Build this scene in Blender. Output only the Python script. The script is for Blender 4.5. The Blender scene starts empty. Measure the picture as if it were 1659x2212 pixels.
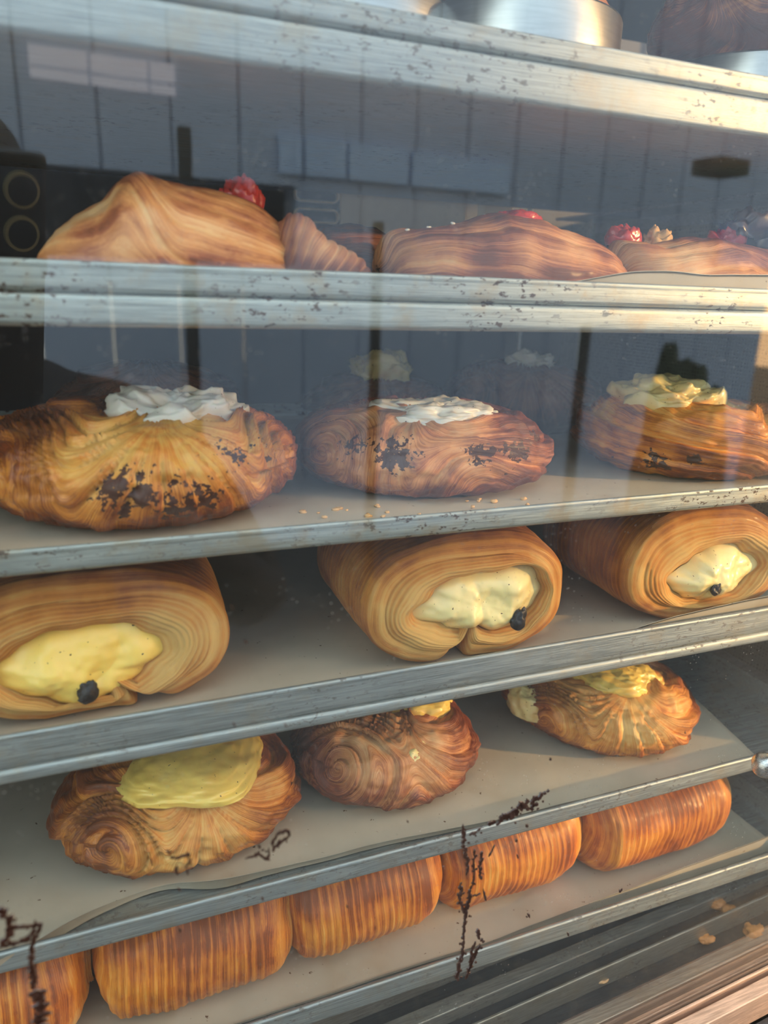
import bpy, math, random
import numpy as np
from mathutils import Vector, Matrix

# ------------------------------------------------------------------ camera
CAM_R = np.array([[0.930107559, -0.365932938, 0.031512108],
                  [-0.07772424, -0.279954664, -0.956861708],
                  [0.358969178, 0.887535053, -0.28882981]])      # rows: image right, image down, forward
CAM = np.array([0.0, -0.28718, -0.07238])
FPX = 1598.0; CX, CY = 829.5, 1106.0
S = bpy.context.scene
cam_d = bpy.data.cameras.new('camera'); cam = bpy.data.objects.new('camera', cam_d)
S.collection.objects.link(cam); S.camera = cam
r_, d_, f_ = CAM_R
cam.matrix_world = Matrix(((r_[0], -d_[0], -f_[0], CAM[0]), (r_[1], -d_[1], -f_[1], CAM[1]),
                           (r_[2], -d_[2], -f_[2], CAM[2]), (0, 0, 0, 1)))
cam_d.sensor_fit = 'VERTICAL'; cam_d.sensor_height = 36; cam_d.sensor_width = 27
cam_d.lens = 36 * FPX / 2212.0; cam_d.clip_start = 0.004; cam_d.clip_end = 200
cam_d.dof.use_dof = True; cam_d.dof.focus_distance = 0.40; cam_d.dof.aperture_fstop = 7.5

def ray(px, py):
    return CAM_R.T @ np.array([(px - CX) / FPX, (py - CY) / FPX, 1.0])
def on_z(px, py, z):
    r = ray(px, py); return CAM + r * ((z - CAM[2]) / r[2])
def on_y(px, py, y):
    r = ray(px, py); return CAM + r * ((y - CAM[1]) / r[1])

# ------------------------------------------------------------------ light
SUN_AZ = math.radians(54.4); SUN_EL = math.radians(12)
SUNV = Vector((math.sin(SUN_AZ) * math.cos(SUN_EL), -math.cos(SUN_AZ) * math.cos(SUN_EL), math.sin(SUN_EL)))
sd = bpy.data.lights.new('sun', 'SUN'); sd.energy = 3.7; sd.angle = math.radians(1.2); sd.color = (1.0, 0.60, 0.24)
sun = bpy.data.objects.new('sun', sd); S.collection.objects.link(sun)
sun.rotation_euler = SUNV.to_track_quat('Z', 'Y').to_euler(); sun.location = (3, -3, 3)
W = bpy.data.worlds.new('sky'); S.world = W; W.use_nodes = True
nt = W.node_tree; nt.nodes.clear()
def N(t, **k):
    n = nt.nodes.new(t)
    for a, b in k.items(): setattr(n, a, b)
    return n
tc = N('ShaderNodeTexCoord'); dot = N('ShaderNodeVectorMath', operation='DOT_PRODUCT'); dot.inputs[1].default_value = SUNV
nt.links.new(tc.outputs['Generated'], dot.inputs[0])
mr = N('ShaderNodeMapRange'); mr.inputs[1].default_value = 0.55; mr.inputs[2].default_value = 1.0
nt.links.new(dot.outputs['Value'], mr.inputs[0])
pw = N('ShaderNodeMath', operation='POWER'); pw.inputs[1].default_value = 2.2; nt.links.new(mr.outputs[0], pw.inputs[0])
sx = N('ShaderNodeSeparateXYZ'); nt.links.new(tc.outputs['Generated'], sx.inputs[0])
rp = N('ShaderNodeValToRGB'); rp.color_ramp.elements[0].color = (0.96, 0.96, 0.84, 1); rp.color_ramp.elements[1].color = (0.62, 0.80, 0.92, 1)
rp.color_ramp.elements[1].position = 0.7
nt.links.new(sx.outputs['Z'], rp.inputs[0])
mx = N('ShaderNodeMix', data_type='RGBA'); mx.inputs['B'].default_value = (2.2, 1.25, 0.55, 1)
nt.links.new(pw.outputs[0], mx.inputs['Factor']); nt.links.new(rp.outputs[0], mx.inputs['A'])
bg = N('ShaderNodeBackground'); bg.inputs[1].default_value = 2.4; nt.links.new(mx.outputs['Result'], bg.inputs[0])
wo = N('ShaderNodeOutputWorld'); nt.links.new(bg.outputs[0], wo.inputs[0])
S.view_settings.view_transform = 'Standard'; S.view_settings.look = 'None'
S.view_settings.exposure = 0.45; S.view_settings.gamma = 1.0; S.view_settings.use_curve_mapping = False

# ------------------------------------------------------------------ helpers
def link(o, parent=None):
    S.collection.objects.link(o)
    if parent is not None: o.parent = parent
    return o
def tag(o, label, cat, group=None, kind=None):
    o['label'] = label; o['category'] = cat
    if group: o['group'] = group
    if kind: o['kind'] = kind
    return o
def empty(name, loc=(0, 0, 0), rz=0.0):
    o = bpy.data.objects.new(name, None); o.location = loc; o.rotation_euler = (0, 0, rz); o.empty_display_size = 0.02
    return link(o)
def mesh(name, v, f, mat, parent=None, smooth=True, attrs=None, off=(0, 0, 0)):
    """mesh whose vertices are given relative to `off`; off is the object's location"""
    me = bpy.data.meshes.new(name)
    v = np.asarray(v, float)
    me.from_pydata(v.tolist(), [], [list(map(int, q)) for q in f]); me.materials.append(mat)
    if smooth: me.polygons.foreach_set('use_smooth', [True] * len(me.polygons))
    if attrs:
        for k, a in attrs.items():
            at = me.attributes.new(k, 'FLOAT', 'POINT'); at.data.foreach_set('value', np.asarray(a, np.float32).ravel())
    me.update()
    o = bpy.data.objects.new(name, me); o.location = off
    return link(o, parent)
class MB:
    def __init__(s): s.v = []; s.f = []
    def add(s, v, f):
        n = len(s.v); s.v += [tuple(p) for p in v]; s.f += [[i + n for i in q] for q in f]
    def box(s, a, b, M=None):
        x0, y0, z0 = a; x1, y1, z1 = b
        v = [(x0, y0, z0), (x1, y0, z0), (x1, y1, z0), (x0, y1, z0), (x0, y0, z1), (x1, y0, z1), (x1, y1, z1), (x0, y1, z1)]
        if M is not None: v = [M(p) for p in v]
        s.add(v, [(0, 3, 2, 1), (4, 5, 6, 7), (0, 1, 5, 4), (1, 2, 6, 5), (2, 3, 7, 6), (3, 0, 4, 7)])
    def tube(s, p, q, r, n=16, r2=None):
        p = Vector(p); q = Vector(q); d = (q - p).normalized(); a = d.orthogonal().normalized(); b = d.cross(a)
        r2 = r if r2 is None else r2
        v = [tuple(p + (a * math.cos(t) + b * math.sin(t)) * r) for t in [2 * math.pi * k / n for k in range(n)]]
        v += [tuple(q + (a * math.cos(t) + b * math.sin(t)) * r2) for t in [2 * math.pi * k / n for k in range(n)]]
        s.add(v, [(k, (k + 1) % n, n + (k + 1) % n, n + k) for k in range(n)] + [tuple(range(n))[::-1], tuple(range(n, 2 * n))])
    def build(s, name, mat, parent=None, smooth=False, bevel=0, off=(0, 0, 0)):
        o = mesh(name, s.v, s.f, mat, parent, smooth, off=off)
        if bevel:
            m = o.modifiers.new('bevel', 'BEVEL'); m.width = bevel; m.segments = 2; m.limit_method = 'ANGLE'
        return o

rs = np.random.RandomState(5); HT = rs.rand(64, 64, 64)
def vnoise(p, sc=1.0, seed=0):
    p = np.asarray(p, float) * sc + seed * 17.31
    i = np.floor(p).astype(int); t = p - i; t = t * t * (3 - 2 * t); out = 0
    for dx in (0, 1):
        for dy in (0, 1):
            for dz in (0, 1):
                w = (t[..., 0] if dx else 1 - t[..., 0]) * (t[..., 1] if dy else 1 - t[..., 1]) * (t[..., 2] if dz else 1 - t[..., 2])
                out = out + w * HT[(i[..., 0] + dx) % 64, (i[..., 1] + dy) % 64, (i[..., 2] + dz) % 64]
    return out * 2 - 1
def fbm(p, sc=1.0, seed=0, o=4):
    return sum(vnoise(p, sc * 2 ** k, seed + k) * 0.5 ** k for k in range(o))
def sstep(a, b, x):
    t = np.clip((x - a) / (b - a), 0, 1); return t * t * (3 - 2 * t)

# grids: P[i, j, 3]; closed in i when wrap
def grid_faces(n, m, wrap):
    f = []
    for i in range(n if wrap else n - 1):
        k = (i + 1) % n
        for j in range(m - 1): f.append((i * m + j, k * m + j, k * m + j + 1, i * m + j + 1))
    return f
def grid_normals(P, wrap):
    if wrap: du = np.roll(P, -1, 0) - np.roll(P, 1, 0)
    else: du = np.gradient(P, axis=0)
    dv = np.gradient(P, axis=1)
    n = np.cross(du, dv); l = np.linalg.norm(n, axis=-1, keepdims=True); l[l < 1e-12] = 1
    return n / l

# ------------------------------------------------------------------ materials
class Mat:
    def __init__(s, name):
        s.m = bpy.data.materials.new(name); s.m.use_nodes = True; s.t = s.m.node_tree; s.t.nodes.clear()
        s.out = s.n('ShaderNodeOutputMaterial')
    def n(s, t, **k):
        n = s.t.nodes.new(t)
        for a, b in k.items(): setattr(n, a, b)
        return n
    def l(s, a, b): s.t.links.new(a, b)
    def set(s, n, i, v):
        if hasattr(v, 'is_output') or isinstance(v, bpy.types.NodeSocket): s.l(v, n.inputs[i])
        else: n.inputs[i].default_value = v
    def math(s, op, a, b=0.0, c=0.0, clamp=False):
        n = s.n('ShaderNodeMath', operation=op); n.use_clamp = clamp
        s.set(n, 0, a); s.set(n, 1, b); s.set(n, 2, c); return n.outputs[0]
    def mix(s, f, a, b):
        n = s.n('ShaderNodeMix', data_type='RGBA'); s.set(n, 'Factor', f); s.set(n, 'A', a); s.set(n, 'B', b); return n.outputs['Result']
    def attr(s, k): return s.n('ShaderNodeAttribute', attribute_name=k).outputs['Fac']
    def obj(s): return s.n('ShaderNodeTexCoord').outputs['Object']
    def comb(s, x, y, z):
        n = s.n('ShaderNodeCombineXYZ'); s.set(n, 0, x); s.set(n, 1, y); s.set(n, 2, z); return n.outputs[0]
    def scale(s, v, k):
        n = s.n('ShaderNodeMapping'); s.l(v, n.inputs[0]); n.inputs['Scale'].default_value = k if isinstance(k, tuple) else (k, k, k); return n.outputs[0]
    def noise(s, v, sc=1.0, det=4.0, rough=0.55):
        n = s.n('ShaderNodeTexNoise'); s.l(v, n.inputs['Vector']); n.inputs['Scale'].default_value = sc
        n.inputs['Detail'].default_value = det; n.inputs['Roughness'].default_value = rough; return n.outputs[0]
    def range(s, v, a, b, c=0.0, d=1.0):
        n = s.n('ShaderNodeMapRange', interpolation_type='SMOOTHSTEP'); s.set(n, 0, v); n.inputs[1].default_value = a; n.inputs[2].default_value = b
        n.inputs[3].default_value = c; n.inputs[4].default_value = d; return n.outputs[0]
    def ramp(s, v, stops):
        n = s.n('ShaderNodeValToRGB'); s.l(v, n.inputs[0]); e = n.color_ramp.elements
        while len(e) < len(stops): e.new(0.5)
        for k, (p, c) in enumerate(stops): e[k].position = p; e[k].color = (*c, 1)
        return n.outputs[0]
    def bump(s, h, st=0.4, dist=0.001, prev=None):
        n = s.n('ShaderNodeBump'); n.inputs['Strength'].default_value = st; n.inputs['Distance'].default_value = dist; s.l(h, n.inputs['Height'])
        if prev is not None: s.l(prev, n.inputs['Normal'])
        return n.outputs[0]
    def bsdf(s, col, rough=0.5, metal=0.0, normal=None, coat=0.0, spec=None, sss=0.0, emis=None):
        n = s.n('ShaderNodeBsdfPrincipled'); s.set(n, 'Base Color', col if not isinstance(col, tuple) else (*col, 1)); s.set(n, 'Roughness', rough); s.set(n, 'Metallic', metal)
        if normal is not None: s.l(normal, n.inputs['Normal'])
        n.inputs['Coat Weight'].default_value = coat; n.inputs['Coat Roughness'].default_value = 0.25
        if spec is not None: n.inputs['Specular IOR Level'].default_value = spec
        if sss:
            n.inputs['Subsurface Weight'].default_value = sss; n.inputs['Subsurface Scale'].default_value = 0.004
            n.inputs['Subsurface Radius'].default_value = (1, .5, .2)
        s.l(n.outputs[0], s.out.inputs[0]); return s.m

def pastry_mat(name, pale, gold, brown, K=9.0, coat=0.12, choc=(0.07, 0.020, 0.010), bias=0.0, purple=False):
    m = Mat(name); ph = m.attr('ph'); bk = m.attr('bk'); cho = m.attr('cho'); o = m.obj()
    wob = m.noise(o, 26, 2); wob2 = m.noise(o, 90, 3)
    p = m.math('ADD', m.math('MULTIPLY', ph, K), m.math('MULTIPLY', wob, 0.9))
    v = m.comb(p, m.math('MULTIPLY', wob2, 0.5), 0.0)
    lines = m.noise(v, 1.0, 3.0, 0.65)
    fine = m.noise(m.comb(m.math('MULTIPLY', p, 5.0), m.math('MULTIPLY', wob2, 2.5), 0.0), 1.0, 3.0, 0.7)
    mott = m.noise(o, 45, 5)
    t = m.math('ADD', m.math('MULTIPLY', lines, 0.62), m.math('MULTIPLY', fine, 0.85))
    t = m.math('ADD', t, m.math('MULTIPLY', m.math('SUBTRACT', mott, 0.5), 0.75))
    t = m.math('ADD', t, m.math('MULTIPLY', m.math('SUBTRACT', bk, 0.5), 0.75))
    t = m.math('ADD', t, bias)
    col = m.ramp(t, [(0.32, pale), (0.62, gold), (0.9, brown), (1.0, tuple(c * 0.55 for c in brown))])
    sp = m.noise(o, 330, 3, 0.6); sp2 = m.noise(o, 120, 4, 0.6)
    cm = m.math('ADD', m.math('MULTIPLY', sp, 1.5), m.math('MULTIPLY', sp2, 1.2))
    cm = m.math('SUBTRACT', m.math('ADD', m.math('MULTIPLY', cho, 1.0), 0.0), m.math('SUBTRACT', cm, 0.68))
    cm = m.range(cm, 0.0, 0.06)
    col = m.mix(cm, col, (*choc, 1))
    h = m.math('ADD', m.math('MULTIPLY', lines, 1.0), m.math('MULTIPLY', fine, 0.6))
    b1 = m.bump(h, 0.7, 0.0011); b2 = m.bump(m.math('ADD', m.math('MULTIPLY', cm, 1.0), m.math('MULTIPLY', mott, 0.5)), 0.5, 0.0006, b1)
    rough = m.math('SUBTRACT', m.range(mott, 0.3, 0.7, 0.36, 0.52), m.math('MULTIPLY', cm, 0.12))
    return m.bsdf(col, rough, 0, b2, coat=coat, sss=0.06)

M_GOLD = pastry_mat('pastry_golden', (0.90, 0.55, 0.17), (0.78, 0.31, 0.055), (0.33, 0.085, 0.016), K=9, bias=-0.10)
M_AMBER = pastry_mat('pastry_amber', (0.90, 0.52, 0.12), (0.76, 0.27, 0.035), (0.30, 0.065, 0.010), K=7, coat=0.22, bias=-0.09)
M_ROSE = pastry_mat('pastry_rosy', (0.82, 0.50, 0.24), (0.66, 0.28, 0.10), (0.27, 0.07, 0.03), K=9, bias=-0.02)
M_SMOOTH = pastry_mat('pastry_smooth', (0.84, 0.50, 0.22), (0.70, 0.30, 0.10), (0.36, 0.10, 0.035), K=2.2, bias=-0.08)
M_STRIPE = pastry_mat('pastry_striped', (0.94, 0.56, 0.15), (0.84, 0.31, 0.035), (0.50, 0.12, 0.014), K=1.7, bias=-0.04)
M_DARK = pastry_mat('pastry_dark', (0.42, 0.18, 0.09), (0.26, 0.085, 0.04), (0.09, 0.03, 0.018), K=8)

def cream_mat(name, a, b, c, rough=0.35, coat=0.3, thr=0.55):
    m = Mat(name); o = m.obj(); n1 = m.noise(o, 55, 4); n2 = m.noise(o, 22, 3); sp = m.noise(o, 600, 1)
    col = m.mix(n1, (*a, 1), (*b, 1)); col = m.mix(m.range(n2, thr, thr + 0.16), col, (*c, 1))
    col = m.mix(m.range(sp, 0.74, 0.77), col, (0.10, 0.05, 0.02, 1))
    return m.bsdf(col, rough, 0, m.bump(m.noise(o, 140, 5), 0.35, 0.001), coat=coat, sss=0.2)
M_CUST = cream_mat('custard', (1.0, 0.66, 0.10), (1.0, 0.74, 0.22), (0.78, 0.42, 0.07), thr=0.60)
M_CUSTP = cream_mat('pale_custard', (0.86, 0.68, 0.26), (0.90, 0.76, 0.38), (0.74, 0.44, 0.13), thr=0.58)
M_MERI = cream_mat('meringue', (0.86, 0.82, 0.68), (0.90, 0.88, 0.80), (0.80, 0.50, 0.20), thr=0.62)

def metal_mat(name, base=(0.47, 0.51, 0.47), rough=0.42, stain=0.5, axis=(3, 60, 160), metal=0.7):
    m = Mat(name); o = m.obj(); br = m.range(m.noise(m.scale(o, axis), 14, 5, 0.7), 0.3, 0.7); st = m.noise(o, 42, 5, 0.65); st2 = m.noise(m.scale(o, (1, 1, 2)), 160, 4, 0.7)
    patch = m.range(m.noise(o, 11, 2), 0.42, 0.60); scr = m.noise(m.scale(o, (8, 200, 900)), 3, 2)
    col = m.mix(br, (*[c * 0.62 for c in base], 1), (*[min(1, c * 1.12) for c in base], 1))
    col = m.mix(m.math('MULTIPLY', m.range(st, 0.48, 0.68), stain * 0.6), col, (0.42, 0.33, 0.20, 1))
    sk = m.math('MULTIPLY', m.range(st2, 0.56, 0.61), m.math('MULTIPLY', patch, stain), clamp=True)
    col = m.mix(sk, col, (0.07, 0.04, 0.025, 1))
    ro = m.math('ADD', m.math('MULTIPLY', br, 0.18), rough)
    ro = m.math('ADD', ro, m.math('MULTIPLY', sk, 0.2))
    me = m.math('SUBTRACT', metal, m.math('MULTIPLY', sk, metal))
    return m.bsdf(col, ro, me, m.bump(m.math('ADD', br, m.math('MULTIPLY', scr, 0.5)), 0.12, 0.0004))
M_PAN = metal_mat('worn_aluminium', stain=1.0)
M_PAN2 = metal_mat('scratched_aluminium', base=(0.43, 0.47, 0.455), stain=0.6)
M_STEEL = metal_mat('steel', base=(0.55, 0.56, 0.56), rough=0.25, stain=0.3)
mr_ = Mat('ring_tin'); o_ = mr_.obj(); n_ = mr_.noise(mr_.scale(o_, (1, 1, 12)), 60, 3)
M_RING = mr_.bsdf(mr_.mix(n_, (0.42, 0.42, 0.39, 1), (0.62, 0.61, 0.57, 1)), 0.28, 1.0, mr_.bump(n_, 0.05, 0.0003))
M_TRACK = metal_mat('track_metal', base=(0.55, 0.52, 0.44), rough=0.32, stain=0.6)
M_DKMET = metal_mat('dark_metal', base=(0.05, 0.055, 0.06), rough=0.4, stain=0.2, metal=0.6)
M_CHROME = metal_mat('chrome', base=(0.9, 0.9, 0.88), rough=0.16, stain=0.0, metal=1.0)

def flat(name, col, rough=0.6, metal=0.0, vary=0.15, sc=20, coat=0.0):
    m = Mat(name); o = m.obj(); n = m.noise(o, sc, 4)
    c = m.mix(n, (*[x * (1 - vary) for x in col], 1), (*[min(1, x * (1 + vary)) for x in col], 1))
    return m.bsdf(c, rough, metal, m.bump(n, 0.1, 0.001), coat=coat)
def paper_mat():
    m = Mat('parchment'); o = m.obj(); n = m.noise(o, 35, 5); n2 = m.noise(o, 260, 3); n3 = m.noise(o, 14, 3)
    c = m.mix(n, (0.43, 0.37, 0.27, 1), (0.60, 0.53, 0.40, 1)); c = m.mix(m.range(n3, 0.55, 0.75), c, (0.44, 0.34, 0.22, 1))
    c = m.mix(m.range(n2, 0.70, 0.74), c, (0.14, 0.08, 0.04, 1))
    return m.bsdf(c, 0.55, 0, m.bump(n, 0.25, 0.0012), sss=0.0)
M_PAPER = paper_mat()
M_CHOC = flat('chocolate', (0.045, 0.016, 0.008), 0.3, 0, 0.4, 300, 0.4)
M_CHIP = flat('black_chip', (0.018, 0.014, 0.013), 0.45, 0, 0.5, 500)
M_CRUMB = flat('crumb', (0.70, 0.42, 0.18), 0.7, 0, 0.4, 400)
M_BERRY = flat('berry', (0.50, 0.04, 0.03), 0.3, 0, 0.5, 150, 0.4)
M_BLACK = flat('black_inset', (0.01, 0.011, 0.012), 0.6)  # solid black insets paint the dark of the slot openings
M_WALL = flat('case_lining', (0.028, 0.034, 0.042), 0.6, 0.0, 0.3, 12)

# ------------------------------------------------------------------ door frame basis (the glass door is turned a little against the trays)
GA = math.radians(3.4)
GU = np.array([math.cos(GA), math.sin(GA), 0]); GN = np.array([-math.sin(GA), math.cos(GA), 0])
GD = 0.215; GP = CAM + GN * GD
def on_glass(px, py, off=0.0):
    r = ray(px, py); p = CAM + r * ((GD + off) / (r @ GN)); return p
def G(p):                       # (along door, outward->inward, z) -> world
    return tuple(GP * np.array([1, 1, 0]) + GU * p[0] + GN * p[1] + np.array([0, 0, p[2]]))
def street(px, py, dist):       # a place in the street behind the photographer, found by its mirror image in the door
    r = ray(px, py); v = CAM + r * (dist / (r @ GN)); k = (v - GP) @ GN
    return v - 2 * k * GN

# ------------------------------------------------------------------ the case (setting)
XL, XR = -0.21, 0.462
def struct(o): o['kind'] = 'structure'; return o
b = MB(); b.box((-0.26, 0.42, -0.62), (0.95, 0.44, 0.30)); struct(b.build('wall_back', M_WALL))
b = MB(); b.box((-0.29, -0.05, -0.62), (-0.26, 0.44, 0.30)); struct(b.build('wall_left', M_WALL))
def perf_mat():
    m = Mat('perforated_steel'); o = m.obj()
    v = m.n('ShaderNodeTexVoronoi'); m.l(m.scale(o, (1, 1, 1)), v.inputs['Vector']); v.inputs['Scale'].default_value = 330; v.inputs['Randomness'].default_value = 0.15
    h = m.range(v.outputs['Distance'], 0.25, 0.4)
    c = m.mix(h, (0.03, 0.03, 0.03, 1), (0.42, 0.42, 0.36, 1))
    return m.bsdf(c, 0.28, 0.85, m.bump(h, 0.5, 0.001))
M_PERF = perf_mat()
b = MB(); b.box((0.492, -0.045, -0.62), (0.505, 0.42, 0.0)); struct(b.build('wall_right', M_PERF))
b = MB(); b.box((-0.29, -0.05, 0.16), (0.95, 0.375, 0.175)); struct(b.build('ceiling', M_WALL))  # case top out of view, put in to cut sky light from above
b = MB(); b.box((-0.26, 0.02, -0.64), (0.95, 0.44, -0.62)); struct(b.build('floor', M_DKMET))

# ------------------------------------------------------------------ trays
def pan(name, x0, x1, y0, y1, zb, h, mat, floor_t=0.0018, lip=True):
    """sheet pan: outer wall, rolled lip, inner wall, floor, as one closed loft round a rounded rectangle"""
    n = 8; R = 0.014
    def loop(ins):
        pts = []
        for cx, cy, a0 in ((x1 - R, y1 - R, 0), (x0 + R, y1 - R, 90), (x0 + R, y0 + R, 180), (x1 - R, y0 + R, 270)):
            for k in range(n + 1):
                a = math.radians(a0 + 90 * k / n); pts.append((cx + (R - ins) * math.cos(a), cy + (R - ins) * math.sin(a)))
        return pts
    zt = zb + h
    top = [(0.0004, zt - 0.0022), (0.0, zt - 0.0012), (0.0004, zt - 0.0003), (0.0014, zt)] if lip else [(0.0004, zt - 0.0016), (0.0008, zt - 0.0009), (0.0018, zt - 0.0003), (0.0024, zt)]
    prof = [(0.0040, zb), (0.0028, zb + 0.0001), (0.0014, zb + 0.0007), (0.0006, zb + 0.0016), (0.0004, zb + 0.0023), (0.0004, (zb + zt) / 2), (0.0004, zt - 0.0028)] + top + [
            (0.0026, zt - 0.0004), (0.0032, zt - 0.0015), (0.0060, zb + floor_t + 0.002), (0.0085, zb + floor_t)]
    v = []; L = None
    for ins, z in prof:
        lp = loop(ins); L = len(lp); v += [(x, y, z) for x, y in lp]
    f = []
    for i in range(len(prof) - 1):
        for k in range(L): f.append((i * L + k, i * L + (k + 1) % L, (i + 1) * L + (k + 1) % L, (i + 1) * L + k))
    f.append(tuple(range(L))[::-1]); f.append(tuple(range((len(prof) - 1) * L, len(prof) * L)))
    o = mesh(name, v, f, mat, smooth=True)
    m = o.modifiers.new('split', 'EDGE_SPLIT'); m.split_angle = math.radians(50)
    return o
YB = 0.33
pg = 'aluminium sheet pans in the display case'
PANS = [
    (0.0, 0.016, M_PAN2, 'lower one of the two stacked pans at the very top, seen from below'),
    (0.016, 0.009, M_PAN2, 'upper one of the two topmost stacked pans, carrying the ring tins'),
    (-0.0887, 0.0115, M_PAN, 'stained lower pan of the stack at eye level, under the fruit pastries'),
    (-0.0772, 0.0108, M_PAN, 'stained upper pan of the eye-level stack, holding the fruit pastries'),
    (-0.1798, 0.0110, M_PAN, 'thin aluminium pan holding the chocolate and meringue topped buns'),
    (-0.2680, 0.0070, M_PAN2, 'lower pan of the pair under the three open-ended custard rolls'),
    (-0.2610, 0.0160, M_PAN2, 'scratched upper pan holding the three open-ended custard rolls'),
    (-0.3615, 0.0120, M_PAN2, 'aluminium pan with curling paper holding the custard buns'),
    (-0.4500, 0.0145, M_PAN2, 'lowest aluminium pan holding the row of striped rolls')]
for zb, h, mt, lab in PANS:
    i1 = 0.0 if zb not in (-0.2610,) else 0.0
    tag(pan('sheet_pan', XL, XR, 0.0, YB, zb, h, mt, lip=not lab.split()[0] in ('lower',) and 'lower pan' not in lab), lab, 'baking tray', pg)
# runners that carry the pans
for z, w in ((0.0, 'topmost pans'), (-0.0887, 'eye-level pans'), (-0.1798, 'chocolate bun pan'), (-0.2680, 'custard roll pans'), (-0.3615, 'custard bun pan'), (-0.4500, 'lowest pan')):
    for s, sx_ in ((1, 'right'), (-1, 'left')):
        b = MB()
        xa, xb = (XR - 0.02, 0.492) if s > 0 else (-0.26, XL + 0.02)
        b.box((xa, 0.012, z - 0.0025), (xb, 0.38, z - 0.0004))
        xw = 0.4905 if s > 0 else -0.26
        b.box((xw, 0.012, z - 0.012), (xw + 0.0015, 0.38, z - 0.0025))
        tag(b.build('support_runner', M_STEEL), f'{sx_} steel runner under the {w}', 'runner', 'tray runners')

# ------------------------------------------------------------------ parchment
def paper(label, front, zf, yback=0.315, nx=110, ny=50, curl=None, seed=0, xr_back=None, lean=0.25):
    """front: list of (x, y, lift) along the near edge, left to right"""
    fr = np.array(front); u = np.linspace(0, 1, nx); xs = np.interp(u, np.linspace(0, 1, 2), [fr[0, 0], fr[-1, 0]])
    yf = np.interp(xs, fr[:, 0], fr[:, 1]); lf = np.interp(xs, fr[:, 0], fr[:, 2])
    k = np.array([1, 4, 6, 4, 1]) / 16.0
    for _ in range(3):
        yf = np.convolve(np.pad(yf, 2, 'edge'), k, 'valid'); lf = np.convolve(np.pad(lf, 2, 'edge'), k, 'valid')
    nr = 12; v = np.concatenate([np.zeros(nr), np.linspace(0, 1, ny - nr) ** 1.3]); tr = np.concatenate([np.linspace(0, 1, nr, endpoint=False), np.ones(ny - nr)])
    P = np.zeros((nx, ny, 3))
    P[..., 0] = xs[:, None] + (0 if xr_back is None else (v[None] * (xr_back - fr[-1, 0])) * ((xs[:, None] - fr[0, 0]) / (fr[-1, 0] - fr[0, 0])))
    y0 = (yf[:, None] + lf[:, None] * lean * (1 - (1 - tr[None]) ** 1.6))
    P[..., 1] = y0 + v[None] * (yback - y0)
    w = 0.0006 * fbm(np.stack([P[..., 0] * 1, P[..., 1] * 1, 0 * P[..., 0]], -1), 28, seed, 3)
    P[..., 2] = zf + 0.0009 + w + lf[:, None] * (1 - tr[None]) ** 1.15
    Q = P.copy(); Q[..., 2] -= 0.00025
    n = nx * ny; f = grid_faces(nx, ny, False); vv = np.concatenate([P.reshape(-1, 3), Q.reshape(-1, 3)])
    ff = f + [tuple(i + n for i in q[::-1]) for q in f]
    for j in range(ny - 1):
        for i0 in (0, nx - 1): ff.append((i0 * ny + j, i0 * ny + j + 1, n + i0 * ny + j + 1, n + i0 * ny + j))
    for i in range(nx - 1):
        for j0 in (0, ny - 1): ff.append((i * ny + j0, (i + 1) * ny + j0, n + (i + 1) * ny + j0, n + i * ny + j0))
    o = mesh('parchment_sheet', vv, ff, M_PAPER)
    return tag(o, label, 'baking paper', 'baking parchment sheets')
F1, F2, F3, F4, F5 = -0.0750, -0.1778, -0.2590, -0.3595, -0.4480
paper('baking paper rising above the rim of the eye-level pan at right', [(-0.19, .012, .001), (.10, .012, .001), (.20, .010, .006), (.235, .007, .0125), (.262, .006, .0148), (.285, .006, .0120), (.30, .007, .0138), (.33, .006, .0145), (.42, .007, .013)], F1, seed=1)
paper('crumb-strewn baking paper under the chocolate and meringue topped buns', [(-0.19, .012, .001), (.05, .011, .0015), (.2, .012, .001), (.42, .012, .001)], F2, seed=2)
paper('grey baking paper under the three open-ended custard rolls', [(-0.19, .011, .003), (0.0, .010, .004), (.06, .010, .005), (.1, .012, .002), (.2, .012, .002), (.25, .009, .006), (.30, .006, .0150), (.36, .005, .0190), (.43, .006, .019)], F3, seed=3)
pts4 = []
for (px, py, lf) in ((-300, 2160, .006), (0, 2085, .0075), (85, 2035, .008), (150, 1990, .008), (225, 1957, .006), (300, 1930, .004), (380, 1905, .004), (430, 1912, .007), (490, 1900, .009), (550, 1890, .005), (650, 1866, .004), (830, 1820, .004), (1100, 1768, .003), (1300, 1718, .003), (1500, 1668, .003), (1640, 1634, .002)):
    q = on_z(px, py, F4 + lf); pts4.append((q[0], q[1], lf))
paper('curling baking paper with a wavy front edge under the custard buns', pts4, F4, seed=4, xr_back=0.452, yback=0.31, lean=0.35)
paper('baking paper folded up over the rim of the lowest pan at right', [(-0.19, .012, .001), (.13, .012, .002), (.20, .011, .003), (.27, .009, .010), (.33, .008, .015), (.40, .007, .020), (.435, .008, .022)], F5, seed=5)

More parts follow.
